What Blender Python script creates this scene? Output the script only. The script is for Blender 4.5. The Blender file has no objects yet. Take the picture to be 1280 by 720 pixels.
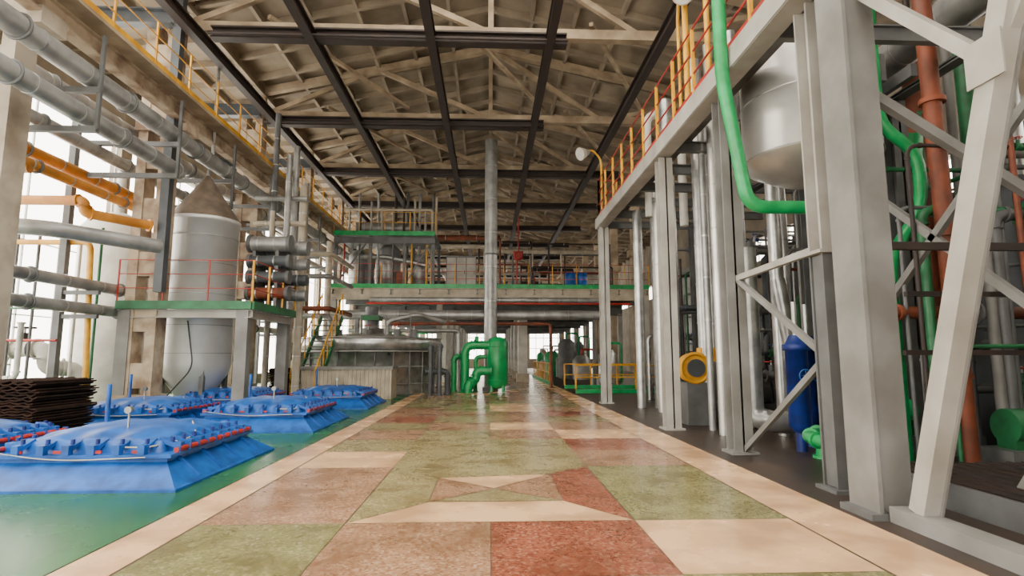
import bpy, math, random
from mathutils import Vector, Matrix, noise
random.seed(7)
scene = bpy.context.scene
COL = scene.collection

# ------------------------------------------------------------------ materials
MATS = {}
def mat(name, c1, c2=None, rough=0.5, metal=0.0, scale=2.0, bump=0.0, detail=6, lo=0.35, hi=0.7, spec=0.5, rvar=0.0):
    m = bpy.data.materials.new(name); m.use_nodes = True
    nt = m.node_tree; bs = nt.nodes['Principled BSDF']
    bs.inputs['Roughness'].default_value = rough
    bs.inputs['Metallic'].default_value = metal
    bs.inputs['Specular IOR Level'].default_value = spec
    tc = nt.nodes.new('ShaderNodeTexCoord')
    nz = nt.nodes.new('ShaderNodeTexNoise'); nz.inputs['Scale'].default_value = scale; nz.inputs['Detail'].default_value = detail
    nt.links.new(tc.outputs['Object'], nz.inputs['Vector'])
    if c2 is None: c2 = tuple(x*0.7 for x in c1)
    rp = nt.nodes.new('ShaderNodeValToRGB')
    rp.color_ramp.elements[0].position = lo; rp.color_ramp.elements[1].position = hi
    rp.color_ramp.elements[0].color = (*c2, 1); rp.color_ramp.elements[1].color = (*c1, 1)
    nt.links.new(nz.outputs['Fac'], rp.inputs['Fac']); nt.links.new(rp.outputs['Color'], bs.inputs['Base Color'])
    if rvar > 0:
        mr = nt.nodes.new('ShaderNodeMapRange'); mr.inputs['To Min'].default_value = max(0.02, rough-rvar); mr.inputs['To Max'].default_value = rough+rvar
        nt.links.new(nz.outputs['Fac'], mr.inputs['Value']); nt.links.new(mr.outputs['Result'], bs.inputs['Roughness'])
    if bump > 0:
        bp = nt.nodes.new('ShaderNodeBump'); bp.inputs['Strength'].default_value = bump; bp.inputs['Distance'].default_value = 0.02
        nt.links.new(nz.outputs['Fac'], bp.inputs['Height']); nt.links.new(bp.outputs['Normal'], bs.inputs['Normal'])
    MATS[name] = m; return m

def terrazzo(name, base, chip, chip2, rough=0.24):
    m = bpy.data.materials.new(name); m.use_nodes = True
    nt = m.node_tree; bs = nt.nodes['Principled BSDF']
    tc = nt.nodes.new('ShaderNodeTexCoord')
    v = nt.nodes.new('ShaderNodeTexVoronoi'); v.inputs['Scale'].default_value = 44
    nt.links.new(tc.outputs['Object'], v.inputs['Vector'])
    sp = nt.nodes.new('ShaderNodeSeparateColor'); nt.links.new(v.outputs['Color'], sp.inputs['Color'])
    rp = nt.nodes.new('ShaderNodeValToRGB'); cr = rp.color_ramp; cr.interpolation = 'CONSTANT'
    cr.elements[0].color = (*base, 1); cr.elements[0].position = 0
    cr.elements[1].color = (*chip, 1); cr.elements[1].position = 0.55
    e = cr.elements.new(0.84); e.color = (*chip2, 1)
    nt.links.new(sp.outputs['Red'], rp.inputs['Fac'])
    nz = nt.nodes.new('ShaderNodeTexNoise'); nz.inputs['Scale'].default_value = 1.4; nz.inputs['Detail'].default_value = 10; nz.inputs['Roughness'].default_value=.68
    nt.links.new(tc.outputs['Object'], nz.inputs['Vector'])
    r2 = nt.nodes.new('ShaderNodeValToRGB'); r2.color_ramp.elements[0].color = (0.50, 0.44, 0.36, 1); r2.color_ramp.elements[0].position = .38
    r2.color_ramp.elements[1].color = (1, 1, 1, 1); r2.color_ramp.elements[1].position = .60
    nt.links.new(nz.outputs['Fac'], r2.inputs['Fac'])
    mx = nt.nodes.new('ShaderNodeMix'); mx.data_type = 'RGBA'; mx.blend_type = 'MULTIPLY'; mx.inputs[0].default_value = 0.9
    nt.links.new(rp.outputs['Color'], mx.inputs[6]); nt.links.new(r2.outputs['Color'], mx.inputs[7])
    nt.links.new(mx.outputs[2], bs.inputs['Base Color'])
    mr = nt.nodes.new('ShaderNodeMapRange'); mr.inputs['To Min'].default_value = rough+0.16; mr.inputs['To Max'].default_value = rough-0.12
    nt.links.new(nz.outputs['Fac'], mr.inputs['Value']); nt.links.new(mr.outputs['Result'], bs.inputs['Roughness'])
    MATS[name] = m

mat('concrete', (.47,.37,.25), (.24,.175,.115), .85, 0, 1.5, .3)
mat('rustconc', (.46,.37,.27), (.20,.13,.085), .85, 0, 1.8, .4, lo=.36, hi=.58)
mat('palecol', (.44,.38,.30), (.25,.20,.15), .8, 0, 1.2, .3, lo=.32, hi=.55)
mat('roof', (.38,.31,.225), (.21,.165,.12), .9, 0, .8, .1)
mat('wallm', (.38,.32,.25), (.21,.175,.135), .9, 0, .7, .1)
mat('dark', (.014,.010,.010), (.03,.016,.012), .6, 0, 3)
mat('grey', (.135,.14,.145), (.08,.08,.08), .5, 0, 2.5, .05)
mat('lgrey', (.225,.22,.215), (.14,.135,.125), .5, 0, 1.8, .05)
mat('palesteel', (.40,.385,.355), (.27,.25,.22), .5, 0, 1.8, .05)
mat('mullion', (.7,.7,.68), None, .6)
mat('galv', (.60,.60,.59), (.33,.33,.33), .32, .8, 3.5, .05, rvar=.1)
mat('insul', (.46,.46,.45), (.24,.24,.24), .42, .55, 2.0, .08, rvar=.1)
mat('tanksteel', (.66,.65,.63), (.46,.45,.43), .34, .75, 1.2, .04)
mat('vesselsteel', (.74,.74,.73), (.56,.56,.55), .42, .5, 1.0, .03)
mat('conemetal', (.27,.21,.16), (.14,.11,.085), .5, .4, 3, .08)
mat('green', (.008,.38,.11), (.006,.22,.06), .38, 0, 3, .05)
mat('greendk', (.015,.17,.06), (.012,.09,.035), .45, 0, 3)
mat('blue', (.005,.10,.43), (.004,.045,.20), .42, 0, 5, .08, lo=.3, hi=.6)
mat('bluedk', (.006,.03,.25), (.006,.015,.11), .45, 0, 4)
mat('yellow', (.82,.42,.015), (.55,.25,.01), .45, 0, 3)
mat('orange', (.66,.27,.03), (.38,.14,.012), .5, 0, 2)
mat('red', (.52,.025,.018), (.26,.018,.012), .45, 0, 3)
mat('rustpipe', (.24,.055,.02), (.11,.028,.012), .6, 0, 3)
mat('brown', (.038,.017,.012), (.015,.008,.006), .9, 0, 5, .4, spec=.2)
mat('white', (.66,.64,.59), (.46,.44,.40), .5, 0, 2)
mat('cream', (.52,.46,.36), (.34,.29,.22), .7, 0, 2, .1)
mat('black', (.012,.012,.013), (.025,.02,.02), .5)
mat('bluegrey', (.075,.085,.10), (.04,.045,.05), .5, 0, 2)
mat('floorgreen', (.025,.135,.035), (.017,.085,.026), .26, 0, .9, 0, rvar=.1, spec=.35)
mat('floordirt', (.055,.035,.025), (.018,.013,.011), .45, 0, 1.4, .2, rvar=.1)
mat('peach', (.70,.43,.225), (.42,.245,.125), .26, 0, 1.3, 0, 10, .38, .6, rvar=.12)
mat('joint', (.10,.07,.04), None, .6)
terrazzo('t_red', (.28,.09,.05), (.20,.058,.034), (.34,.16,.10))
terrazzo('t_brown', (.34,.19,.11), (.26,.13,.07), (.42,.28,.175))
terrazzo('t_green', (.225,.21,.085), (.165,.165,.06), (.32,.28,.14))
terrazzo('t_olive', (.30,.245,.115), (.22,.19,.08), (.38,.32,.175))

# ------------------------------------------------------------------ builder
def V(*a): return Vector(a) if len(a) == 3 else Vector(a[0])
def frame(d):
    d = d.normalized()
    up = Vector((0,0,1)) if abs(d.z) < .95 else Vector((0,1,0))
    a = d.cross(up).normalized(); b = a.cross(d).normalized()
    return a, b
class B:
    def __init__(s, name): s.name=name; s.v=[]; s.f=[]; s.m=[]; s.sm=[]; s.ml=[]
    def mi(s, m):
        if m not in s.ml: s.ml.append(m)
        return s.ml.index(m)
    def add(s, vs, fs, m, smooth=False):
        o=len(s.v); s.v += [tuple(x) for x in vs]; k=s.mi(m)
        for f in fs: s.f.append(tuple(i+o for i in f)); s.m.append(k); s.sm.append(smooth)
    def box(s, c, d, m, rz=0):
        hx,hy,hz=d[0]/2,d[1]/2,d[2]/2; cs,sn=math.cos(rz),math.sin(rz); vs=[]
        for z in (-hz,hz):
            for x,y in ((-hx,-hy),(hx,-hy),(hx,hy),(-hx,hy)):
                vs.append((c[0]+x*cs-y*sn, c[1]+x*sn+y*cs, c[2]+z))
        s.add(vs, [(3,2,1,0),(4,5,6,7),(0,1,5,4),(1,2,6,5),(2,3,7,6),(3,0,4,7)], m)
    def bb(s, x0,x1,y0,y1,z0,z1,m): s.box(((x0+x1)/2,(y0+y1)/2,(z0+z1)/2),(x1-x0,y1-y0,z1-z0),m)
    def beam(s, p, q, w, h, m):
        p,q=V(p),V(q); a,b=frame(q-p); vs=[]
        for e in (p,q):
            for x,y in ((-1,-1),(1,-1),(1,1),(-1,1)): vs.append(e+a*x*w/2+b*y*h/2)
        s.add(vs, [(3,2,1,0),(4,5,6,7),(0,1,5,4),(1,2,6,5),(2,3,7,6),(3,0,4,7)], m)
    def ibeam(s, p, q, w, h, m, t=.025, side=False):
        p,q=V(p),V(q); a,b=frame(q-p)
        if side: a,b=b,a; 
        def bx(cx,cy,ww,hh):
            vs=[]
            for e in (p,q):
                for x,y in ((-1,-1),(1,-1),(1,1),(-1,1)): vs.append(e+a*(cx+x*ww/2)+b*(cy+y*hh/2))
            s.add(vs, [(3,2,1,0),(4,5,6,7),(0,1,5,4),(1,2,6,5),(2,3,7,6),(3,0,4,7)], m)
        bx(0,h/2-t/2,w,t); bx(0,-h/2+t/2,w,t); bx(0,0,t,h-2*t)
    def cyl(s, p, q, r, m, seg=14, r2=None, cap=True):
        p,q=V(p),V(q); a,b=frame(q-p); r2=r if r2 is None else r2; vs=[]
        for e,rr in ((p,r),(q,r2)):
            for i in range(seg):
                t=2*math.pi*i/seg; vs.append(e+a*math.cos(t)*rr+b*math.sin(t)*rr)
        s.add(vs, [(i,i+seg,(i+1)%seg+seg,(i+1)%seg) for i in range(seg)], m, True)
        if cap: s.add(vs, [tuple(range(seg)), tuple(range(2*seg-1,seg-1,-1))], m)
    def pipe(s, pts, r, m, bend=None, seg=12, flange=False):
        pts=[V(x) for x in pts]; bend=bend or r*2.5; out=[pts[0]]
        for i in range(1,len(pts)-1):
            A,P,C=pts[i-1],pts[i],pts[i+1]; d1=(A-P); d2=(C-P)
            k=min(bend,d1.length*.49,d2.length*.49); a=P+d1.normalized()*k; c=P+d2.normalized()*k
            for j in range(7):
                t=j/6; out.append(a*(1-t)**2+P*2*t*(1-t)+c*t*t)
            if flange:
                for e,dd in ((a,d1),(c,d2)):
                    n=dd.normalized(); s.cyl(e-n*.02,e+n*.02,r*1.35,m,seg)
        out.append(pts[-1])
        n=len(out); vs=[]; a,b=frame(out[1]-out[0])
        for i in range(n):
            d=(out[min(i+1,n-1)]-out[max(i-1,0)]).normalized()
            a=(a-d*a.dot(d)).normalized(); b=d.cross(a)
            for j in range(seg):
                t=2*math.pi*j/seg; vs.append(out[i]+a*math.cos(t)*r+b*math.sin(t)*r)
        fs=[(i*seg+j,i*seg+(j+1)%seg,(i+1)*seg+(j+1)%seg,(i+1)*seg+j) for i in range(n-1) for j in range(seg)]
        s.add(vs,fs,m,True); s.add(vs,[tuple(range(seg))[::-1],tuple(range((n-1)*seg,n*seg))],m)
        if flange:
            for e,f in ((out[0],out[1]),(out[-1],out[-2])):
                d=(f-e).normalized(); s.cyl(e,e+d*.04,r*1.4,m,seg)
    def insul(s, p, q, r, m='insul', band=1.0, seg=16):
        p,q=V(p),V(q); s.cyl(p,q,r,m,seg); L=(q-p).length; d=(q-p).normalized(); t=band*.5
        while t<L: s.cyl(p+d*t,p+d*(t+.04),r*1.03+.004,'galv',seg); t+=band
    def rev(s, c, prof, m, seg=28, smooth=True):
        vs=[]
        for r,z in prof:
            for i in range(seg):
                t=2*math.pi*i/seg; vs.append((c[0]+r*math.cos(t),c[1]+r*math.sin(t),c[2]+z))
        n=len(prof)
        s.add(vs,[(i*seg+j,i*seg+(j+1)%seg,(i+1)*seg+(j+1)%seg,(i+1)*seg+j) for i in range(n-1) for j in range(seg)],m,smooth)
        s.add(vs,[tuple(range(seg))[::-1],tuple(range((n-1)*seg,n*seg))],m)
    def torus(s, c, R, r, ax, m, seg=20, rs=6):
        a,b=frame(V(ax)); n=V(ax).normalized(); c=V(c); vs=[]
        for i in range(seg):
            t=2*math.pi*i/seg; d=a*math.cos(t)+b*math.sin(t)
            for j in range(rs):
                u=2*math.pi*j/rs; vs.append(c+d*(R+r*math.cos(u))+n*r*math.sin(u))
        s.add(vs,[(i*rs+j,((i+1)%seg)*rs+j,((i+1)%seg)*rs+(j+1)%rs,i*rs+(j+1)%rs) for i in range(seg) for j in range(rs)],m,True)
    def wheel(s, c, R, ax, m='red'):
        s.torus(c,R,R*.12,ax,m,16,6); a,b=frame(V(ax)); c=V(c)
        s.cyl(c-a*R,c+a*R,R*.07,m,6); s.cyl(c-b*R,c+b*R,R*.07,m,6)
        s.cyl(c-V(ax).normalized()*R*1.3,c+V(ax).normalized()*.03,R*.12,'galv',8)
    def valve(s, c, r, ax, m='grey', wm='red', stem=(0,0,1)):
        c=V(c); n=V(ax).normalized(); st=V(stem)
        s.cyl(c-n*r*2,c-n*r*1.6,r*1.8,m,12); s.cyl(c+n*r*1.6,c+n*r*2,r*1.8,m,12)
        s.cyl(c-n*r*1.6,c,r*1.3,m,12,r*1.6); s.cyl(c,c+n*r*1.6,r*1.6,m,12,r*1.3)
        s.cyl(c,c+st*r*3.2,r*.7,m,10); s.wheel(c+st*r*4.2,r*1.7,st,wm)
    def rail(s, p, q, h=1.1, sp=1.2, pm='yellow', rm='red', n=3, pr=.028, rr=.02, toe=True):
        p,q=V(p),V(q); L=(q-p).length; k=max(1,round(L/sp))
        for i in range(k+1):
            e=p.lerp(q,i/k); s.beam(e,e+V(0,0,h),pr*2,pr*2,pm)
        for j in range(n):
            z=h*(j+1)/n; s.cyl(p+V(0,0,z),q+V(0,0,z),rr,rm if j<n else pm,6)
        if toe: s.beam(p+V(0,0,.07),q+V(0,0,.07),.015,.14,rm)
    def done(s):
        vs=s.v
        mn=[min(v[i] for v in vs) for i in range(3)]; mx=[max(v[i] for v in vs) for i in range(3)]
        o=((mn[0]+mx[0])/2,(mn[1]+mx[1])/2,mn[2])
        me=bpy.data.meshes.new(s.name+'_mesh')
        me.from_pydata([(v[0]-o[0],v[1]-o[1],v[2]-o[2]) for v in vs],[],s.f)
        for m in s.ml: me.materials.append(MATS[m])
        me.polygons.foreach_set('material_index',s.m); me.polygons.foreach_set('use_smooth',s.sm); me.update()
        ob=bpy.data.objects.new(s.name,me); ob.location=o; COL.objects.link(ob); return ob

# ------------------------------------------------------------------ floor
b=B('floor')
def quad(pts,m,z=0): b.add([(x,y,z) for x,y in pts],[tuple(range(len(pts)))],m)
Y0,Y1=-4,76
quad([(-14,Y0),(-3.07,Y0),(-3.07,Y1),(-14,Y1)],'floorgreen')
quad([(3.45,Y0),(15,Y0),(15,Y1),(3.45,Y1)],'floordirt')
quad([(-3.05,Y0),(-2.62,Y0),(-2.62,Y1),(-3.05,Y1)],'peach')
quad([(2.82,Y0),(3.45,Y0),(3.45,Y1),(2.82,Y1)],'peach')
xs=[-2.6,-1.3,0.02,1.35,2.8]; TD=1.3
def ry(r): return 4.05+TD*r
fixed={(-1,0):'t_olive',(-1,1):'t_brown',(-1,2):'t_brown',(-1,3):'t_green',
 (0,0):'t_green',(0,1):'t_brown',(0,2):'t_red',(0,3):'peach',
 (1,0):'t_brown',(1,3):'t_green',(2,0):'t_brown',(2,3):'t_green',
 (3,0):'peach',(3,1):'t_olive',(3,2):'t_olive',(3,3):'t_brown',
 (4,0):'t_olive',(4,1):'t_olive',(4,2):'t_olive',(4,3):'t_red',
 (5,0):'t_brown',(5,1):'t_olive',(5,2):'t_brown',(5,3):'peach',
 (6,0):'t_olive',(6,1):'t_brown',(6,2):'peach',(6,3):'t_brown',
 (7,0):'t_red',(7,1):'t_olive',(7,2):'t_brown',(7,3):'t_olive'}
g=.004
for r in range(-6,55):
    for c in range(4):
        if r in (1,2) and c in (1,2): continue
        m=fixed.get((r,c)) or random.choice(['t_brown','t_olive','t_green','t_red','peach','t_olive','t_brown','t_brown'])
        quad([(xs[c]+g,ry(r)+g),(xs[c+1]-g,ry(r)+g),(xs[c+1]-g,ry(r+1)-g),(xs[c]+g,ry(r+1)-g)],m)
x0,x1=-1.29,1.34; y0,y1=ry(1)+.01,ry(3)-.01; cx=.02
quad([(x0,y0),(x1,y0),(.78,y0+.72),(-.62,y0+.72)],'peach')
quad([(x0,y0+.01),(-.63,y0+.73),(-.63,y1-.69),(x0,y1)],'t_olive')
quad([(x1,y0+.01),(x1,y1),(.79,y1-.5),(.79,y0+.73)],'t_red')
quad([(x0,y1),(-.62,y1-.68),(.78,y1-.5),(x1,y1)],'t_olive')
my=y0+1.3
quad([(-.62,y0+.74),(.05,my),(-.62,y1-.70)],'t_brown')
quad([(.78,y0+.74),(.78,y1-.52),(.07,my)],'t_brown')
quad([(-.6,y0+.74),(.76,y0+.74),(.06,my-.02)],'t_olive')
quad([(-.6,y1-.69),(.06,my+.02),(.76,y1-.52)],'peach')
quad([(-3.07,Y0),(3.45,Y0),(3.45,Y1),(-3.07,Y1)],'joint',-.004)
fl=b.done()
b=B('floor_slab'); b.bb(-14,15,Y0,Y1,-.3,-.01,'joint'); ob=b.done()

# ------------------------------------------------------------------ shell
def window_wall(nm, X, z0, z1, ztop, ys, th=.35, mull=1.0, mv=1.2):
    b=B(nm); y0,y1=ys[0],ys[-1]
    b.bb(X-th/2,X+th/2,y0,y1,0,z0,'wallm'); b.bb(X-th/2,X+th/2,y0,y1,z1,ztop,'wallm')
    for y in ys: b.bb(X-th/2-.02,X+th/2+.02,y-.3,y+.3,0,ztop,'wallm')
    b.done()
    for i in range(len(ys)-1):
        a,c=ys[i]+.3,ys[i+1]-.3; w=B('window_%s_%d'%(nm[5:],i+1))
        n=int((c-a)/mull)
        for j in range(n+1):
            y=a+(c-a)*j/n; w.bb(X-.025,X+.025,y-.02,y+.02,z0,z1,'mullion')
        k=int((z1-z0)/mv)
        for j in range(k+1):
            z=z0+(z1-z0)*j/k; w.bb(X-.025,X+.025,a,c,z-.018,z+.018,'mullion')
        w.done()
bays=[-3.8]+[2.5+6.1*i for i in range(12)]+[75.5]
window_wall('wall_left',-13.8,.5,9.4,11.8,bays,.35,1.8,2.2)
window_wall('wall_right',14.6,6.6,7.8,11.8,bays)
for nm,Y in (('wall_back',76.0),('wall_front',-4.2)):
    b=B(nm); b.bb(-14,14.8,Y-.15,Y+.15,0,1.2,'wallm'); b.bb(-14,14.8,Y-.15,Y+.15,8.5,15,'wallm')
    for i in range(7):
        x=-13.7+4.7*i; b.bb(x-.35,x+.35,Y-.16,Y+.16,0,9,'wallm')
    if Y<0: b.bb(4.0,14.8,Y-.15,Y+.15,0,9,'wallm')
    b.done()
    w=B('window_'+nm[5:])
    for i in range(29):
        x=-13.7+i; w.bb(x-.04,x+.04,Y-.05,Y+.05,1.2,8.5,'lgrey')
    for z in (1.2,2.6,4,5.4,6.8,8.4): w.bb(-13.7,14.5,Y-.04,Y+.04,z-.04,z+.04,'lgrey')
    w.done()

b=B('ceiling')
RY0,RY1=13.2,76
def slope(xa,za,xb,zb,y0,y1):
    vs=[(xa,y0,za),(xb,y0,zb),(xb,y1,zb),(xa,y1,za)]; vs+= [(x,y,z+.2) for x,y,z in vs]
    b.add(vs,[(3,2,1,0),(4,5,6,7),(0,1,5,4),(1,2,6,5),(2,3,7,6),(3,0,4,7)],'roof')
for (xa,za,xb,zb) in ((-14,11.6,-9,12.0),(-9,12.2,0,14.3),(0,14.3,9,12.2),(9,12.0,14.8,11.6)):
    slope(xa,za,xb,zb,RY0,RY1)
    y=RY0
    while y<RY1-1:
        b.beam((xa,y,za-.1),(xb,y,zb-.1),.14,.26,'roof'); y+=1.5
    n=max(2,int((xb-xa)/1.5))
    for i in range(n+1):
        t=i/n; x=xa+(xb-xa)*t; z=za+(zb-za)*t; b.beam((x,RY0,z-.1),(x,RY1,z-.1),.12,.24,'roof')
def zr(x): return 14.3-abs(x)*2.1/9
slope(-9,zr(9),-5,zr(5),-4,13.2); slope(4.0,zr(4.0),9,zr(9),-4,13.2); slope(9,12,14.8,11.6,-4,13.2)
slope(-14,11.6,-9,12,-4,2)
b.done()
b=B('added_skylight')  # bars of an unseen roof opening, added to light the floor near the camera
for y in [-4+1.9*i for i in range(10)]:
    for (xa,xb) in ((-5,0),(0,4.0)): b.beam((xa,y,zr(xa)),(xb,y,zr(xb)),.12,.2,'lgrey')
for x in (-5,-2.5,0,2,4.0): b.beam((x,-4,zr(x)),(x,13.2,zr(x)),.12,.16,'lgrey')
b.done()

TY=[9.6+6*i for i in range(11)]
for y in TY:
    b=B('roof_truss'); zc=11.0
    def zt(x): return 12.0+2.0*(1-abs(x)/9)
    b.beam((-9,y,zc),(9.2,y,zc),.26,.30,'concrete')
    b.beam((-9,y,zt(9)),(0,y,zt(0)),.26,.28,'concrete'); b.beam((0,y,zt(0)),(9,y,zt(9)),.26,.28,'concrete')
    for x in (-9,0,9): b.beam((x,y,zc),(x,y,zt(x)),.16,.16,'concrete')
    for xa,xb,up in ((-9,-4.5,1),(-4.5,0,0),(0,4.5,1),(4.5,9,0)):
        if up: b.beam((xa,y,zc if xa<0 else zt(xa)),(xb,y,zt(xb) if xa<0 else zc),.15,.17,'concrete')
        else: b.beam((xa,y,zt(xa) if xa<0 else zc),(xb,y,zc if xa<0 else zt(xb)),.15,.17,'concrete')
    b.done()
b=B('roof_bracing')
for i in range(1,5):
    ya,yb=TY[i],TY[i+1]
    for x in (-6.5,-1,3):
        b.beam((x,ya,11.4),(x+3.2,yb,11.4),.12,.12,'concrete')
b.done()
for x in (-8.3,-5.1,-1.7,1.7,4.9):
    b=B('monorail_beam'); b.ibeam((x,9,10.55),(x,72,10.55),.24,.36,'dark',.04); b.done()
for i,y in enumerate(TY[1:]):
    b=B('crane_cross_beam'); xa,xb=((-7.9,2.2) if i==0 else ((-8.7,2.1) if i==1 else (-8.6,6.5)))
    b.ibeam((xa,y-.35,10.62),(xb,y-.35,10.62),.3,.36,'dark',.05); b.cyl((xa,y-.6,10.5),(xb,y-.6,10.5),.05,'dark',8); b.done()
b=B('side_aisle_girder')
for y in (15.0,21.0,27.0): b.ibeam((-13.6,y,10.9),(-8.85,y,10.9),.3,.45,'bluegrey',.04)
b.done()

CX=-9.35
for k,y in enumerate([10.5]+TY[1:]):
    b=B('concrete_column'); x=CX; cm='palecol' if k==0 else 'rustconc'
    for dx in (-.30,.30): b.bb(x+dx-.13,x+dx+.13,y-.25,y+.25,0,11.0,cm)
    z=1.0
    while z<10.9:
        b.bb(x-.25,x+.25,y-.22,y+.22,z-.33,z+.33,cm); z+=1.5
    b.bb(x-.5,x+.9,y-.32,y+.32,7.75,8.1,cm); b.bb(x-.5,x+.5,y-.35,y+.35,0,.5,cm)
    b.done()
for y in TY[3:]:
    b=B('concrete_column'); b.bb(8.7,9.2,y-.3,y+.3,0,11.0,'concrete'); b.bb(8.5,9.4,y-.35,y+.35,7.6,8.0,'concrete'); b.done()

# ------------------------------------------------------------------ left crane gallery + pipe rack
b=B('crane_gallery')
b.bb(-8.75,-8.05,7,60,8.40,8.48,'concrete'); b.ibeam((-8.6,7,8.2),(-8.6,60,8.2),.25,.45,'rustconc',.05)
b.rail((-8.07,7,8.48),(-8.07,60,8.48),1.1,1.5,'yellow','yellow',3,.022,.016)
b.done()
def longpipe(nm,x,z,r,m,y0=7,y1=40,band=1.2):
    b=B(nm); b.insul((x,y0,z),(x,y1,z),r,m,band,18)
    y=TY[0]
    while y<y1:
        b.torus((x,y,z),r+.02,.03,(0,1,0),'grey',18,6); y+=3
    b.done()
longpipe('insulated_pipe',-8.35,7.3,.22,'insul',7,34)
longpipe('insulated_pipe',-10.1,7.7,.22,'insul',7,36)
longpipe('insulated_pipe',-8.4,6.45,.2,'insul',7,15)
longpipe('insulated_pipe',-10.2,6.8,.16,'insul',7,36)
longpipe('gas_pipe',-10.5,6.15,.15,'orange',7,30)
longpipe('gas_pipe',-10.2,5.75,.12,'orange',7,24)
longpipe('insulated_pipe',-10.1,3.3,.14,'insul',7,30)
longpipe('insulated_pipe',-10.1,2.7,.14,'insul',7,30)
b=B('pipe_rack')
for y in [11.4,14.4,17.5,20.5,23.5,26.5,29.5]:
    b.beam((-8.1,y,6.15),(-10.8,y,6.15),.1,.12,'grey'); b.beam((-8.1,y,7.0),(-10.6,y,7.0),.1,.12,'grey')
    b.beam((-10.75,y,0),(-10.75,y,8.2),.16,.16,'grey'); b.beam((-8.12,y,6.15),(-8.12,y,8.2),.07,.07,'grey')
    b.beam((-9.8,y,2.5),(-10.8,y,2.5),.1,.1,'grey'); b.beam((-9.8,y,3.1),(-10.8,y,3.1),.1,.1,'grey')
b.beam((-8.75,15.1,3.2),(-8.75,15.1,11.6),.22,.22,'bluegrey')
b.done()
b=B('gas_pipe_branch')
b.pipe([(-12.6,13.6,5.25),(-9.8,13.6,5.25),(-9.8,13.6,4.95),(-9.0,14.9,4.95)],.12,'orange',.3,12,True)
b.pipe([(-13,12.3,5.5),(-10.4,12.3,5.6),(-10.1,12.3,5.6)],.1,'orange',.2)
b.pipe([(-12.5,14.5,4.4),(-10.2,14.5,4.4),(-10.0,14.5,.4)],.07,'yellow',.2)
b.done()
b=B('steam_pipe_elbow')
b.pipe([(-12.8,11.9,3.2),(-12.8,11.9,4.35),(-9.9,12.6,4.35),(-8.6,14.7,4.35)],.18,'insul',.5,14)
b.pipe([(-11.4,10.7,4.1),(-11.4,10.7,4.95),(-9.9,10.7,4.95)],.15,'insul',.4,14)
b.done()
b=B('white_storage_tank'); b.rev((-12.2,18.5,0),[(.95,0),(1.0,.3),(1.0,5.6),(.75,5.95),(.3,6.15),(.05,6.2)],'white',28); b.cyl((-12.2,18.5,6.1),(-12.2,18.5,7.6),.14,'white'); b.done()
b=B('white_process_pipe')
b.pipe([(-12.6,15,0),(-12.6,15,1.7),(-11.4,15,1.7),(-11.4,15,1.2),(-10.9,15.5,1.2),(-10.9,15.5,0)],.2,'white',.4,14,True)
b.pipe([(-12.9,13,0),(-12.9,13,2.2),(-11.2,13,2.2)],.07,'white',.2,10,True)
b.pipe([(-11.9,13.5,0),(-11.9,13.5,1.0),(-10.9,13.5,1.0),(-10.9,13.5,2.3)],.06,'white',.15,10,True)
b.valve((-11.9,13.5,.6),.08,(0,0,1),'white','red',(0,-1,0)); b.valve((-12.0,15,1.7),.13,(1,0,0),'black','black'); 
for i in range(7): 
    x=-12.9+i*.45; b.cyl((x,14.3+.1*i,0),(x,14.3+.1*i,2.6+random.random()*2.5),.035,random.choice(['white','grey','greendk']),8)
b.pipe([(-13.2,14,2.7),(-10.6,14,2.65)],.025,'greendk'); b.pipe([(-13.2,14.2,1.9),(-10.6,14.2,1.9)],.03,'red')
b.done()

b=B('cone_top_vessel'); c=(-8.62,16.95,0)
b.rev(c,[(.12,0),(.45,.35),(.88,1.0),(.95,1.3),(.95,5.45),(.99,5.45),(.99,5.57),(.95,5.58)],'vesselsteel',36)
b.rev(c,[(.99,5.57),(.5,6.3),(.08,6.95),(.04,7.0)],'conemetal',36)
for z in (1.6,2.4,3.3,4.2,5.0): b.torus((c[0],c[1],z),.955,.010,(0,0,1),'insul',36,6)
b.pipe([(c[0],c[1],6.8),(c[0],c[1],7.1),(c[0]+.1,c[1],7.4),(c[0]+.1,c[1],11)],.05,'insul',.3)
for a in range(4):
    t=a*math.pi/2+.7; b.beam((c[0]+.8*math.cos(t),c[1]+.8*math.sin(t),0),(c[0]+.85*math.cos(t),c[1]+.85*math.sin(t),2.0),.12,.12,'grey')
b.pipe([(c[0]+.2,15.98,2.5),(c[0]+.5,15.85,1.2),(c[0]-.3,15.9,.3)],.02,'black',.3,8)
b.done()
b=B('vessel_platform'); X0,X1,YA,YB,Z=-9.95,-6.4,15.3,18.6,2.85
b.bb(X0,X1,YA,YA+.55,Z,Z+.08,'grey'); b.bb(X0,X1,YB-.6,YB,Z,Z+.08,'grey'); b.bb(-7.6,X1,YA,YB,Z,Z+.08,'grey')
b.bb(X0,X1,YA-.06,YA,Z-.08,Z+.14,'greendk'); b.bb(X1,X1+.06,YA,YB,Z-.08,Z+.14,'greendk')
b.ibeam((X0,YA+.1,Z-.2),(X1,YA+.1,Z-.2),.16,.22,'palesteel'); b.ibeam((X1-.1,YA,Z-.2),(X1-.1,YB,Z-.2),.16,.22,'palesteel')
for x,y in ((X0+.2,YA+.15),(X1-.25,YA+.15),(X1-.25,YB-.2),(X0+.2,YB-.2)):
    b.beam((x,y,0),(x,y,Z-.1),.32,.28,'lgrey'); b.bb(x-.25,x+.25,y-.25,y+.25,0,.06,'grey')
b.rail((X0,YA,Z+.1),(X1,YA,Z+.1),1.15,1.3,'red','red',3,.016,.012,False); b.rail((X1,YA,Z+.1),(X1,YB,Z+.1),1.15,1.1,'yellow','red',3,.024,.016,False)
b.done()
b=B('heat_exchanger_bank')
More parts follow.
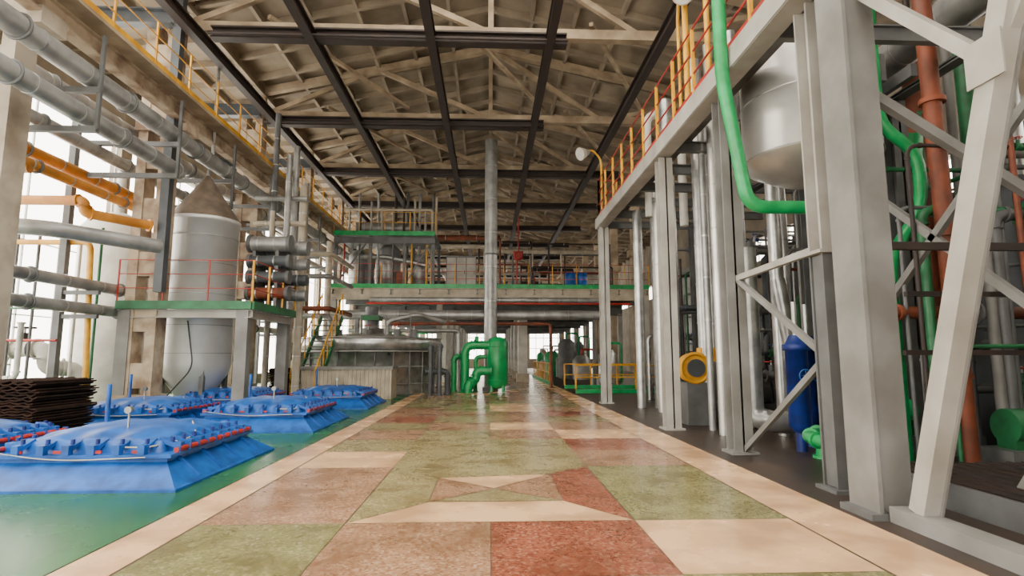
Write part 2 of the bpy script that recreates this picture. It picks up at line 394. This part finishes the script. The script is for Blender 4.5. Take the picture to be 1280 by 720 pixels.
for i,z in enumerate((3.45,3.95,4.45,5.0)):
    r=.18 if i<3 else .24
    m=('rustpipe','bluegrey','bluegrey','insul')[i]
    b.insul((-7.45,17.5,z),(-6.3,17.5,z),r,m,.5,16); b.cyl((-6.3,17.5,z),(-6.2,17.5,z),r*1.2,'grey',16); b.cyl((-7.5,17.5,z),(-7.4,17.5,z),r*1.2,'grey',16)
    b.insul((-7.45,18.2,z),(-5.9,18.2,z),r,'bluegrey' if i==1 else 'insul',.5,16)
for x in (-7.3,-6.6): b.beam((x,17.85,2.93),(x,17.85,5.2),.1,.9,'grey')
b.done()
b=B('steel_stair')
for k in range(14):
    z=.22*k+.1; y=20.0+.24*k; b.bb(-6.9,-6.1,y,y+.24,z,z+.04,'grey')
for x in (-6.92,-6.08):
    b.beam((x,20,0),(x,23.4,3.1),.05,.22,'greendk'); b.beam((x,20,1.0),(x,23.4,4.1),.04,.04,'yellow')
    for k in range(0,15,2): y=20+.24*k; z=.22*k; b.beam((x,y,z),(x,y,z+1.0),.035,.035,'yellow')
b.done()
b=B('insulated_riser')
for x,y,z1,r,m in ((-7.0,19.2,8.5,.10,'insul'),(-6.6,19.6,7.5,.13,'cream'),(-7.4,21,9.5,.12,'insul'),(-7.0,24.4,6.5,.12,'cream'),(-7.9,20.3,10.5,.1,'grey'),(-8.0,24,9,.14,'insul'),(-7.5,19.2,6.5,.08,'cream')):
    b.insul((x,y,0),(x,y,z1),r,m)
for z in (4.2,5.3,6.1,7.0): b.insul((-8.2,19.4,z),(-6.4,19.4,z),.09,random.choice(['cream','insul','grey']),.8)
for z in (3.4,4.7,5.6): b.pipe([(-8.6,22.5,z),(-6.4,22.5,z),(-6.4,26,z)],.1,random.choice(['cream','insul','rustpipe']),.2)
b.done()

# ------------------------------------------------------------------ blue filter hatches
def hatch(cx,cy,W=2.6,L=2.9):
    b=B('blue_filter_hatch')
    def ring(w,l,z): return [(cx-w/2,cy-l/2,z),(cx+w/2,cy-l/2,z),(cx+w/2,cy+l/2,z),(cx-w/2,cy+l/2,z)]
    lv=[(W,L,0),(W,L,.03),(W-.06,L-.06,.045),(W-.62,L-.72,.27),(W-.62,L-.72,.32)]
    vs=[]
    for w,l,z in lv: vs+=ring(w,l,z)
    b.add(vs,[(i*4+j,i*4+(j+1)%4,(i+1)*4+(j+1)%4,(i+1)*4+j) for i in range(4) for j in range(4)]+[(16,17,18,19)],'blue')
    for k in range(4):
        y=cy-L/2+.6+k*(L-1.2)/3
        for s in (-1,1):
            xa=cx+s*(W/2-.05); xb=cx+s*(W/2-.32); b.beam((xa,y,.05),(xb,y,.28),.02,.08,'blue')
    b.bb(cx-W/2+.24,cx+W/2-.24,cy-L/2+.30,cy+L/2-.30,.32,.36,'blue')
    lw,ll=W-.85,L-.9; nx,ny=36,48; vs=[]
    for j in range(ny+1):
        v=-1+2*j/ny
        for i in range(nx+1):
            u=-1+2*i/nx
            e=max(0,(1-abs(u)**6))**.5*max(0,(1-abs(v)**6))**.5
            bump=.035*math.cos(u*math.pi*4.0)*e*(abs(v)**2) + .035*math.cos(v*math.pi*4.0)*e*(abs(u)**2)
            z=.36+.07*min(1,e*3)+e*.13+bump+.06*e*(1-u*u)*(1-v*v)
            vs.append((cx+u*lw/2,cy+v*ll/2,z))
    b.add(vs,[(j*(nx+1)+i,j*(nx+1)+i+1,(j+1)*(nx+1)+i+1,(j+1)*(nx+1)+i) for j in range(ny) for i in range(nx)],'blue',True)
    def clamp(x,y,dx,dy):
        b.beam((x-dx*.12,y-dy*.12,.50),(x+dx*.10,y+dy*.10,.42),.09,.05,'blue'); b.bb(x+dx*.1-.04,x+dx*.1+.04,y+dy*.1-.04,y+dy*.1+.04,.36,.47,'blue')
        b.cyl((x+dx*.02,y+dy*.02,.44),(x+dx*.02,y+dy*.02,.53),.024,'bluedk',8)
    for k in range(8):
        y=cy-ll/2+.14+k*(ll-.28)/7
        for s in (-1,1): clamp(cx+s*(lw/2+.02),y,s,0)
    for k in range(6):
        x=cx-lw/2+.16+k*(lw-.32)/5
        for s in (-1,1): clamp(x,cy+s*(ll/2+.02),0,s)
    for s in (-1,1):
        x=cx+s*(W/2-.25)
        for k in range(2):
            ya=cy-ll/2-.05+k*(ll+.1)/2+.03; b.cyl((x,ya,.395),(x,ya+(ll+.1)/2-.06,.395),.034,'red',8)
        for k in range(10):
            y=cy-ll/2+k*ll/9; b.bb(x-.04,x+.04,y-.01,y+.01,.36,.44,'blue')
    for k in range(4): b.bb(cx-.7+k*.45-.05,cx-.7+k*.45+.05,cy-ll/2-.135,cy-ll/2-.12,.375,.41,'red')
    b.pipe([(cx+.5,cy-ll/2-.1,.44),(cx+.78,cy-ll/2-.1,.44),(cx+.92,cy-.3,.46),(cx+.6,cy+.2,.6)],.010,'cream',.25,8)
    b.pipe([(cx-1.0,cy-ll/2-.14,.40),(cx-.2,cy-ll/2-.25,.31),(cx+.8,cy-ll/2-.2,.34)],.008,'insul',.4,8)
    b.cyl((cx+.15,cy-.5,.5),(cx+.15,cy-.5,.78),.014,'galv',8); b.cyl((cx+.15,cy-.54,.82),(cx+.15,cy-.47,.82),.045,'galv',14)
    b.cyl((cx-lw/2+.1,cy+.5,.4),(cx-lw/2+.1,cy+.5,1.1),.03,'blue',10)
    b.done()
for cy in (8.05,12.95,18.0): hatch(-4.78,cy)
for cy in (8.05,12.95,17.2): hatch(-7.5,cy,2.6,2.8)

def stack(x0,x1,y0,y1,zt,seed):
    random.seed(seed); b=B('rusty_plate_stack'); z=.0
    b.bb(x0+.1,x1-.1,y0+.1,y0+.22,0,.12,'brown'); b.bb(x0+.1,x1-.1,y1-.22,y1-.1,0,.12,'brown'); z=.12
    while z<zt:
        dx,dy=random.uniform(-.05,.05),random.uniform(-.05,.05); n=14; vs=[]
        for i in range(n+1):
            x=x0+dx+(x1-x0)*i/n; zz=z+.014*math.sin(i*2.2+seed)+.02*random.random()
            vs+=[(x,y0+dy,zz),(x,y1+dy,zz),(x,y0+dy,zz+.025),(x,y1+dy,zz+.025)]
        fs=[]
        for i in range(n):
            a=i*4; c=a+4; fs+=[(a,c,c+1,a+1),(a+2,a+3,c+3,c+2),(a,a+2,c+2,c),(a+1,c+1,c+3,a+3)]
        fs+=[(0,1,3,2),(n*4,n*4+2,n*4+3,n*4+1)]
        b.add(vs,fs,'brown'); z+=.045
    b.done()
stack(-8.6,-7.55,9.75,11.2,1.08,1); stack(-10.6,-8.75,9.3,10.15,1.25,2); stack(-7.6,-6.95,19.9,20.4,1.1,3)

# ------------------------------------------------------------------ centre: green receiver, tall duct
b=B('green_receiver_vessel'); c=(.35,24.6,0)
b.rev(c,[(.1,.12),(.35,.2),(.46,.36),(.46,2.1),(.36,2.28),(.15,2.36)],'green',28)
for z in (.5,1.95): b.torus((c[0],c[1],z),.46,.02,(0,0,1),'green',28,6)
for t in (0.6,2.2,3.9,5.4): b.beam((c[0]+.36*math.cos(t),c[1]+.36*math.sin(t),0),(c[0]+.36*math.cos(t),c[1]+.36*math.sin(t),.4),.08,.08,'green')
b.pipe([(.0,24.5,2.0),(-1.05,24.5,2.0),(-1.05,24.5,0)],.19,'green',.4,16,True)
b.pipe([(.1,24.2,.9),(-.55,24.2,.9),(-.55,24.2,.55),(-.9,24.0,.3),(-.9,24.0,0)],.19,'green',.3,16,True)
b.pipe([(-1.25,24.9,1.5),(-1.55,24.9,1.5),(-1.55,24.9,0)],.12,'green',.3,14,True); b.cyl((-1.3,24.9,1.5),(-1.0,24.6,1.5),.12,'green')
b.pipe([(0.1,24.9,1.5),(-.6,24.9,1.5),(-.6,24.9,0)],.09,'green',.2,12,True)
b.valve((-.55,24.5,2.0),.12,(1,0,0),'green','galv')
b.done()
b=B('vertical_duct'); b.insul((.05,25.6,0),(.05,25.6,11.7),.29,'insul',1.6,20); b.torus((.05,25.6,6.2),.3,.04,(0,0,1),'grey',20,6); b.bb(-.3,.4,25.2,26,0,.15,'grey'); b.done()

b=B('round_settling_tank'); c=(-5.25,25.2,0)
b.rev(c,[(2.8,0),(2.8,1.75),(3.05,1.75),(3.07,2.25),(3.0,2.3),(2.65,2.32),(.5,2.55),(.5,2.75),(.05,2.75)],'galv',48)
for z in (.4,1.1,1.72,2.26): b.torus((c[0],c[1],z),2.82 if z<1.7 else 3.08,.035,(0,0,1),'insul',48,6)
for k in range(24):
    t=2*math.pi*k/24; b.beam((c[0]+2.83*math.cos(t),c[1]+2.83*math.sin(t),0),(c[0]+2.83*math.cos(t),c[1]+2.83*math.sin(t),1.75),.05,.05,'grey')
b.cyl((c[0],c[1],2.7),(c[0],c[1],3.7),.28,'grey',16); b.bb(c[0]-.4,c[0]+.4,c[1]-.4,c[1]+.4,3.1,3.3,'greendk')
b.pipe([(c[0]+.9,c[1]-1.2,2.3),(c[0]+.9,c[1]-1.2,3.0),(c[0]+2.2,c[1]-1.2,3.3),(c[0]+3.3,c[1]-.6,3.0)],.10,'insul',.3)
b.pipe([(c[0]-1.4,c[1]-1.5,2.3),(c[0]-1.4,c[1]-1.5,3.2),(c[0]-2.6,c[1]-1.5,3.2)],.11,'insul',.3)
for x in (-2,-1,.2,1.4,2.1): b.cyl((c[0]+x,c[1]-1.6,2.3),(c[0]+x,c[1]-1.6,2.62),.14,'grey',12); b.wheel((c[0]+x,c[1]-1.6,2.8),.14,(0,0,1),'red')
b.rail((c[0]-2,c[1]-2,2.3),(c[0]+2,c[1]-2,2.3),.9,1,'grey','grey',2,.02,.015,False)
b.done()
b=B('corrugated_bin'); 
b.bb(-6.7,-3.5,20.45,21.6,0,1.08,'cream'); 
for k in range(22): x=-6.65+k*.145; b.cyl((x,20.44,.02),(x,20.44,1.05),.035,'cream',6)
b.bb(-6.75,-3.45,20.38,21.65,1.05,1.15,'lgrey'); b.done()
b=B('tank_drain_pipes')
for x in (-2.3,-1.95): b.pipe([(x,22.6,1.9),(x,22.3,1.9),(x,22.3,0)],.09,'bluegrey',.2,12,True)
b.pipe([(-2.6,23.2,.9),(-1.7,23.2,.9),(-1.7,23.2,0)],.12,'bluegrey',.2,12,True)
b.done()

# ------------------------------------------------------------------ cross bridge & far decks
def deckrow(nm,Y,z,xa,xb,depth=3,rm='red',pm='yellow',edge='green',rails=True,bm='lgrey'):
    b=B(nm); b.bb(xa,xb,Y,Y+depth,z-.12,z,bm)
    b.bb(xa,xb,Y-.05,Y,z-.12,z+.10,edge); b.ibeam((xa,Y+.1,z-.42),(xb,Y+.1,z-.42),.25,.6,bm,.03); b.ibeam((xa,Y+depth-.1,z-.42),(xb,Y+depth-.1,z-.42),.25,.55,'grey',.03)
    k=int((xb-xa)/1.5)
    for i in range(k+1):
        x=xa+.1+(xb-xa-.2)*i/k; b.ibeam((x,Y,z-.3),(x,Y+depth,z-.3),.12,.25,'grey')
    if rails: b.rail((xa,Y,z),(xb,Y,z),1.15,1.3,pm,rm,3,.018,.013,False)
    for x in (xa+.15,(-2.6 if xa<-3 else xa+2),xb-.15):
        b.beam((x,Y+.2,0),(x,Y+.2,z-.6),.28,.28,'palesteel')
    b.done()
deckrow('cross_bridge',29,5.15,-8.2,8.4,3.2,bm='cream')
b=B('upper_platform'); 
b.bb(-8.2,-2.9,29.2,33,7.85,8.0,'grey'); b.bb(-8.2,-2.9,29.14,29.2,7.84,8.08,'green'); b.ibeam((-8.2,29.3,7.6),(-2.9,29.3,7.6),.2,.35,'grey')
b.rail((-8.2,29.2,8),(-2.9,29.2,8),1.1,1.2,'yellow','yellow',2,.018,.013,False)
for x in (-8.1,-6.3,-4.5,-3.0): 
    for y in (29.4,32.8): b.beam((x,y,5.15),(x,y,7.9),.16,.16,'grey')
b.beam((-8.1,29.4,5.2),(-6.3,29.4,7.8),.07,.07,'grey'); b.beam((-4.5,29.4,5.2),(-3.0,29.4,7.8),.07,.07,'grey')
b.done()
b=B('evaporator_unit')
for x,r,h in ((-7.3,.5,2.2),(-5.6,.65,2.5),(-3.9,.45,2.0)):
    b.rev((x,31,5.15),[(r*.5,0),(r,.2),(r,h-.3),(r*.5,h)],'insul',22)
b.pipe([(-7.3,30.3,6.9),(-5.6,30.3,6.9),(-3.3,30.3,6.4)],.13,'galv'); b.bb(-6.7,-6.3,30,30.5,5.15,6.5,'bluegrey'); b.bb(-5.0,-4.6,29.8,30.2,5.15,6.0,'rustpipe')
for x in (-7.8,-7,-6,-5.2,-4.2,-3.4): b.cyl((x,29.9,5.15),(x,29.9,7.8),.05,random.choice(['insul','red','grey','yellow']),8)
for x in (-7.6,-6.5,-5.5,-4.8,-4.1,-3.3): b.cyl((x,32.2,5.15),(x,32.2,11),.08,random.choice(['insul','grey','dark']),8)
b.done()
b=B('condenser_group')
b.insul((-7.5,31.5,8.75),(-4.5,31.5,8.75),.32,'insul',.8,20); b.cyl((-4.5,31.5,8.75),(-4.35,31.5,8.75),.38,'grey',20)
for x in (-7,-5): b.beam((x,31.5,8),(x,31.5,8.5),.3,.3,'grey')
for i in range(9): b.cyl((-7.8+i*.6,30.8,8.0),(-7.8+i*.6,30.8,9.0+random.random()*1.6),.06,random.choice(['cream','insul','grey','dark']),8)
b.pipe([(-8,30.6,9.6),(-3.2,30.6,9.6),(-3.2,30.6,5.2)],.07,'cream')
b.done()
b=B('control_cabinet'); b.bb(-2.35,-.75,29.9,30.6,5.15,6.9,'grey'); 
for k in range(3): x=-2.3+k*.53; b.bb(x,x+.48,29.87,29.9,5.25,6.8,'palesteel'); b.bb(x+.4,x+.43,29.84,29.87,5.9,6.1,'black')
b.done()
b=B('blue_drum')
for k in range(2): b.rev((4.4+.65*k,30.2,5.15),[(.28,0),(.29,.02),(.29,.3),(.27,.32),(.29,.34),(.29,.88),(.25,.9)],'blue',18)
b.done()
b=B('cross_header_pipe'); b.insul((-7.5,27.8,3.55),(5.6,27.8,3.55),.24,'insul',1.2); b.pipe([(-6,27.5,4.1),(7,27.5,4.1)],.05,'red'); b.pipe([(-5,27.4,3.1),(3,27.4,3.1),(3,27.4,0)],.08,'rustpipe')
b.insul((-6,28.3,4.35),(6,28.3,4.35),.14,'insul'); b.pipe([(-7,28.2,2.8),(-1.5,28.2,2.8),(-1.5,28.2,0)],.1,'insul')
for x in (-6.5,5.2): b.beam((x,27.8,0),(x,27.8,3.4),.15,.15,'grey')
b.done()
for i,y in enumerate((35,41,47,53,59,65)):
    deckrow('far_gallery_deck',y,5.0 if i%2 else 4.8,-8.4,8.4,4.5,'red','yellow','greendk',i<3,'grey')
for y in (34.3,40.3,46.3,52.3,58.3,64.3):
    b=B('white_column'); b.bb(1.75,2.3,y-.28,y+.28,0,4.3,'white'); b.bb(1.65,2.4,y-.38,y+.38,0,.5,'cream'); b.bb(-3.2,-2.6,y-.28,y+.28,0,4.3,'white'); b.done()
random.seed(21)
b=B('far_pipe_network')
for k in range(38):
    y=random.uniform(34,62); z=random.uniform(5.8,10.2); x=random.uniform(-8,4); L=random.uniform(3,8); m=random.choice(['insul','grey','dark','cream','rustpipe','yellow','palesteel','dark'])
    b.insul((x,y,z),(min(x+L,8),y,z),random.uniform(.05,.16),m,2,10); b.cyl((x,y,5.0),(x,y,z),.06,m,8); b.cyl((min(x+L,8),y,5),(min(x+L,8),y,z),.06,m,8)
for k in range(14):
    x=random.uniform(-8,7.5); y=random.uniform(36,58); r=random.uniform(.3,.7); h=random.uniform(1.2,3.6); b.rev((x,y,4.95),[(r*.5,0),(r,.2),(r,h-.3),(r*.4,h)],random.choice(['insul','galv','palesteel','white','bluegrey']),18)
b.done()
b=B('far_machinery')
for k in range(44):
    side=random.choice([-1,1]); x=side*random.uniform(5,7.4) ; y=random.uniform(32,66); r=random.uniform(.3,.7); h=random.uniform(.8,3.2)
    b.rev((x,y,0),[(r,0),(r,h-.3),(r*.5,h)],random.choice(['green','galv','insul','grey','greendk','cream']),16)
    b.pipe([(x,y,h-.2),(x,y,h+.4),(x+side*.8,y,h+.4),(x+side*.8,y,0)],.07,random.choice(['green','insul','red','galv']))
b.done()
b=B('red_hoist'); b.bb(1.5,2.1,34.6,35.1,7.6,8.1,'red'); b.cyl((1.8,34.85,8.1),(1.8,34.85,10.4),.04,'red',8); b.cyl((1.7,34.85,5.3),(1.7,34.85,7.6),.05,'red',8); b.torus((1.8,34.6,7.8),.25,.05,(0,1,0),'red'); b.done()
b=B('aisle_guard_rail')
for (p,q) in (((3.6,23.5,.15),(7.4,23.5,.15)),((3.3,30,.15),(3.3,42,.15)),((3.6,27,.15),(7.4,27,.15))):
    b.rail(p,q,1.0,1.2,'yellow','yellow',2,.03,.03,False); b.beam(V(p)-V(0,0,.07),V(q)-V(0,0,.07),.2,.16,'green')
b.done()

# ------------------------------------------------------------------ right mezzanine steelwork
PX=3.78
def hcol(b,x,y,z0,z1,w=.3,m='grey',t=.03):
    b.bb(x-w/2,x+w/2,y-w/2,y-w/2+t,z0,z1,m); b.bb(x-w/2,x+w/2,y+w/2-t,y+w/2,z0,z1,m); b.bb(x-t/2,x+t/2,y-w/2,y+w/2,z0,z1,m)
    b.bb(x-w/2-.06,x+w/2+.06,y-w/2-.06,y+w/2+.06,z0,z0+.04,m)
b=B('mezzanine_frame')
b.bb(PX-.13,PX+.2,5.3,5.62,.06,5.85,'lgrey'); b.bb(PX-.26,PX+.3,5.22,5.7,0,.06,'grey'); b.bb(PX-.17,PX-.131,5.24,5.68,.06,5.85,'lgrey')
hcol(b,PX+.22,6.4,2.7,5.85,.28,'palesteel'); hcol(b,PX+.22,6.4,0,2.7,.28,'grey'); b.bb(PX+.1,PX+.34,6.3,6.5,.05,2.69,'grey')
for y in (8.9,): hcol(b,PX+.17,y,0,5.82,.30,'lgrey')
for y in (11.8,18.4): hcol(b,PX+.04,y,0,5.82,.30,'palesteel')
for y in (3.4,0.2): hcol(b,PX,y,5.0,5.82,.3,'grey')
b.ibeam((PX,-2,6.0),(PX,18.7,6.0),.3,.34,'palesteel',.03)
b.bb(PX-.17,PX-.151,-2,18.7,5.84,6.17,'palesteel')
b.bb(PX-.1,4.4,-2,18.7,6.18,6.24,'grey')
for i in range(15):
    y=-1.5+i*1.45
    if 7.3<y<11: continue
    b.ibeam((PX+.16,y,6.02),(8.8,y,6.02),.12,.24,'grey')
for y in (8.9,11.8,18.4,5.4): hcol(b,6.9,y,0,5.85,.26,'grey')
b.ibeam((6.9,2,5.86),(6.9,18.7,5.86),.2,.08,'grey')
b.bb(PX-.11,PX+.11,1.0,5.2,.002,.14,'lgrey'); 
b.beam((PX+.02,4.95,.14),(PX+.02,3.25,5.5),.14,.17,'palesteel'); b.beam((PX+.10,4.95,.14),(PX+.10,3.25,5.5),.02,.22,'lgrey')
b.beam((PX+.05,5.2,5.2),(PX+.05,3.86,3.7),.09,.11,'palesteel'); b.beam((PX+.05,3.86,3.7),(PX+.05,2.6,5.6),.09,.11,'palesteel')
b.bb(PX-.07,PX-.055,3.68,4.0,3.55,3.9,'palesteel')
b.beam((PX+.2,6.5,1.5),(PX+.2,8.8,.05),.06,.08,'lgrey'); b.beam((PX+.2,6.5,1.5),(PX+.2,8.8,2.75),.06,.08,'lgrey'); b.beam((PX+.2,6.5,2.8),(PX+.2,8.8,2.75),.07,.09,'palesteel')
b.beam((6.0,5.4,4.6),(6.0,9.0,1.6),.08,.1,'lgrey'); b.beam((6.0,5.4,1.6),(6.0,9.0,4.6),.08,.1,'lgrey')
b.beam((PX+.05,5.5,4.4),(6.9,5.5,2.4),.09,.1,'lgrey'); b.beam((6.9,5.5,2.3),(5.2,5.5,.1),.09,.1,'lgrey'); b.beam((PX+.1,5.6,2.65),(6.9,5.6,2.65),.06,.08,'dark')
b.beam((5.0,6.5,2.25),(9,6.5,2.25),.06,.06,'dark'); b.beam((5.0,6.6,1.55),(9,6.6,1.55),.06,.06,'dark')
b.done()
b=B('mezzanine_railing')
b.rail((PX-.05,4,6.24),(PX-.05,18.6,6.24),1.3,1.1,'yellow','red',3,.028,.02)
b.rail((PX-.05,18.6,6.24),(4.35,18.6,6.24),1.3,1.0,'yellow','red',3,.028,.02)
b.done()
def lamp(x,y,z,h,dx,dy):
    b=B('gooseneck_lamp'); b.pipe([(x,y,z),(x,y,z+h),(x+dx*.6,y+dy*.6,z+h+.25),(x+dx,y+dy,z+h+.15)],.035,'yellow',.3,10)
    c=V(x+dx,y+dy,z+h+.12); d=V(dx,dy,-.25).normalized()
    b.cyl(c-d*.1,c+d*.12,.07,'lgrey',14,.16); b.cyl(c+d*.12,c+d*.3,.16,'cream',16,.22); b.cyl(c+d*.295,c+d*.31,.2,'white',16); b.done()
lamp(PX,18.3,6.24,1.95,-.55,-.3); lamp(PX+.05,10.6,6.24,2.2,-.1,-.5)
b=B('yellow_mast'); b.cyl((PX+.05,10.2,6.24),(PX+.05,10.2,9.2),.06,'yellow',10); b.cyl((PX+.15,9.4,6.24),(PX+.15,9.4,9.6),.05,'yellow',10); b.done()
b=B('white_vent_pipe'); b.pipe([(4.6,15.6,5.5),(4.6,15.6,8.6),(5.6,15.6,8.6),(5.6,15.6,5.24)],.12,'white',.35,14); b.done()

b=B('suspended_tank'); c=(5.45,9.0,0)
b.rev(c,[(.1,4.42),(.5,4.46),(1.0,4.72),(1.06,4.8)],'tanksteel',40); b.rev(c,[(1.06,4.8),(1.06,6.9)],'tanksteel',40); b.rev(c,[(1.06,6.9),(.6,7.2),(.1,7.3)],'tanksteel',40)
for z in (4.82,5.8,6.8): b.torus((c[0],c[1],z),1.065,.014,(0,0,1),'galv',40,6)
for t in (.8,2.4,5.5): b.beam((c[0]+1.09*math.cos(t),c[1]+1.09*math.sin(t),5.85),(c[0]+1.09*math.cos(t),c[1]+1.09*math.sin(t),6.3),.12,.12,'grey')
b.beam((6.6,8.0,5.95),(6.6,11,5.95),.1,.2,'grey')
b.cyl((c[0],c[1],0),(c[0],c[1],4.5),.09,'galv')
b.done()
b=B('green_cooling_pipe')
b.pipe([(3.50,7.9,10.5),(3.50,7.9,5.7),(3.85,8.0,3.72),(5.1,8.0,3.72),(5.1,8.0,4.35),(5.1,8.3,4.6)],.10,'green',.28,16)
b.pipe([(6.1,8.2,9.5),(6.1,8.2,5.1),(6.7,8.2,4.7),(6.7,8.2,3.8),(6.1,8.2,3.0),(6.1,8.2,1.4)],.09,'green',.4,16)
b.pipe([(7.5,9.3,5.4),(7.3,9.3,3.6),(6.7,9.3,1.5),(6.7,9.3,0)],.18,'green',.5,16)
b.pipe([(5.0,8.4,0),(5.0,8.4,.35),(5.7,8.4,.45),(5.9,8.4,0.7),(6.4,8.4,.7)],.11,'green',.3,16,True)
b.pipe([(4.35,6.9,0),(4.35,6.9,.4),(4.35,7.7,.4),(4.8,8.2,.4)],.08,'green',.25,14,True)
b.cyl((6.1,8.2,0),(6.1,8.2,1.4),.1,'green')
b.done()
b=B('rust_red_riser'); b.cyl((6.55,7.6,0),(6.45,7.6,9.5),.12,'rustpipe',18)
for z in (1.2,3.2,5.2): b.cyl((6.5,7.6,z),(6.5,7.6,z+.07),.17,'rustpipe',16)
b.done()
b=B('insulated_riser_group')
for x,y,r,z0,z1 in ((4.6,13.9,.17,0,8.2),(4.75,15.4,.13,0,6),(4.9,12.6,.15,0,8.6),(5.3,13.0,.12,0,7.5),(5.55,12.0,.11,0,9),(4.55,16.8,.14,0,6),(4.55,10.9,.10,0,8),(5.9,13.5,.16,0,8.8),(4.6,11.6,.07,0,7),(6.3,14.5,.2,0,8),(5.1,16.6,.2,0,7.6),(5.7,10.8,.13,0,7),(6.5,12.0,.12,0,9.3)):
    b.insul((x,y,z0),(x,y,z1),r,random.choice(['galv','galv','insul','tanksteel']),.9,16)
b.done()
b=B('silver_floor_pipe')
b.pipe([(4.75,10.1,3.5),(4.75,10.1,.45),(5.0,9.9,.35),(6.1,9.9,.35),(6.1,9.9,1.2)],.19,'galv',.4,18)
b.pipe([(6.8,10.6,.9),(5.9,10.6,.9),(5.6,10.6,3.0)],.14,'galv',.35,16)
b.done()
b=B('blue_filter_cylinder')
for x,y in ((5.0,9.0),(5.45,9.45)):
    b.rev((x,y,0),[(.1,.3),(.17,.4),(.17,1.6),(.21,1.6),(.21,1.7),(.17,1.7),(.1,1.85)],'bluedk',20); b.cyl((x,y,0),(x,y,.35),.08,'bluedk')
    b.cyl((x,y,1.85),(x,y,2.4),.04,'galv'); b.wheel((x,y-.24,1.2),.10,(0,-1,0),'blue')
b.done()
b=B('yellow_blower'); c=V(4.6,12.6,1.25)
b.cyl(c-V(.0,.15,0),c+V(0,.15,0),.33,'yellow',26); b.torus(c-V(0,.15,0),.32,.04,(0,1,0),'yellow',24); b.cyl(c-V(0,.22,0),c-V(0,.15,0),.2,'bluegrey',16); b.cyl(c+V(0,.15,0),c+V(0,.7,0),.2,'bluegrey',16)
b.bb(4.4,4.85,12.45,13.3,0,.93,'grey'); b.bb(4.75,5.1,12.5,12.75,1.4,1.7,'yellow'); b.done()
random.seed(5)
M=['insul','galv','grey','grey','greendk','rustpipe','grey','dark','dark','bluegrey','rustpipe','lgrey']
b=B('process_pipework')
for k in range(64):
    x=random.uniform(6.2,12.5); y=random.uniform(5.5,20); r=random.choice([.04,.06,.08,.12,.16]); m=random.choice(M)
    b.cyl((x,y,0),(x,y,random.uniform(2.5,9.5)),r,m,12)
for k in range(64):
    x=random.uniform(5.6,8); y=random.uniform(7.4,20); z=random.choice([.5,1.0,1.6,2.2,2.9,3.6,4.4,5.1])+random.uniform(-.1,.1); r=random.choice([.03,.04,.05,.07,.09]); m=random.choice(M)
    L=random.uniform(1.5,5); y2=y+random.uniform(-1,2)
    b.pipe([(x,y,0),(x,y,z),(x+L,y,z),(x+L,y2,z),(x+L,y2,z+1.5)],r,m,.2,10,True)
    b.valve((x+L*.4,y,z),r*1.1,(1,0,0),random.choice(['grey','greendk','bluedk']),random.choice(['red','black','blue']))
b.done()
b=B('pump_set')
for k in range(9):
    x=random.uniform(6.2,9.5); y=7.6+1.5*k; m=random.choice(['greendk','bluedk','grey','dark'])
    b.bb(x-.2,x+1.2,y-.3,y+.3,0,.25,'grey'); b.cyl((x,y,.55),(x+.6,y,.55),.24,m,18); b.cyl((x+.6,y,.55),(x+.75,y,.55),.08,'galv'); b.cyl((x+.75,y,.55),(x+1.0,y,.55),.3,m,18); b.cyl((x+.88,y,.55),(x+.88,y,1.2),.09,m)
    b.bb(x,x+.6,y-.15,y+.15,.25,.4,m)
b.done()
b=B('dark_process_vessel')
for x,y,r,h,m in ((9.2,9.5,1.0,4.6,'bluegrey'),(9.8,13,1.1,5.0,'grey'),(9.6,17,1.0,5,'bluegrey'),(11.8,7,1.0,3.8,'dark'),(8.3,22,1.2,5,'insul'),(11.5,11.5,.9,6.5,'grey')):
    b.rev((x,y,0),[(r,0),(r,h-.4),(r*.6,h),(.1,h+.1)],m,28)
    for z in (1,2,3): b.torus((x,y,z),r,.03,(0,0,1),'grey',28,6)
b.done()
b=B('upper_insulated_duct'); b.insul((7.3,4.5,6.9),(7.3,18,6.9),.3,'insul')
for y in (6,10,14,17.5): b.beam((7.3,y,6.1),(7.3,y,6.6),.1,.1,'grey')
b.done()
b=B('floor_grating_platform'); b.bb(4.6,8.5,4.3,6.9,.12,.2,'dark')
for i in range(20): b.bb(4.6+i*.2,4.63+i*.2,4.3,6.9,.2,.215,'dark')
for x in (4.7,8.4):
    for y in (4.4,6.8): b.bb(x-.08,x+.08,y-.08,y+.08,0,.12,'grey')
b.bb(4.55,8.55,4.24,4.3,.0,.25,'grey'); b.bb(4.54,4.6,4.24,6.9,.0,.25,'grey')
b.done()

# ------------------------------------------------------------------ world, camera
w=bpy.data.worlds.new('World'); scene.world=w; w.use_nodes=True
bg=w.node_tree.nodes['Background']; bg.inputs[0].default_value=(1.0,.935,.81,1); bg.inputs[1].default_value=9.5
cam=bpy.data.cameras.new('Camera'); co=bpy.data.objects.new('Camera',cam); COL.objects.link(co)
cam.sensor_width=36; cam.lens=36*700/1280; cam.clip_end=300
co.location=(0,0,1.5); co.rotation_euler=(math.radians(97.0),0,math.radians(-2.3))
scene.camera=co
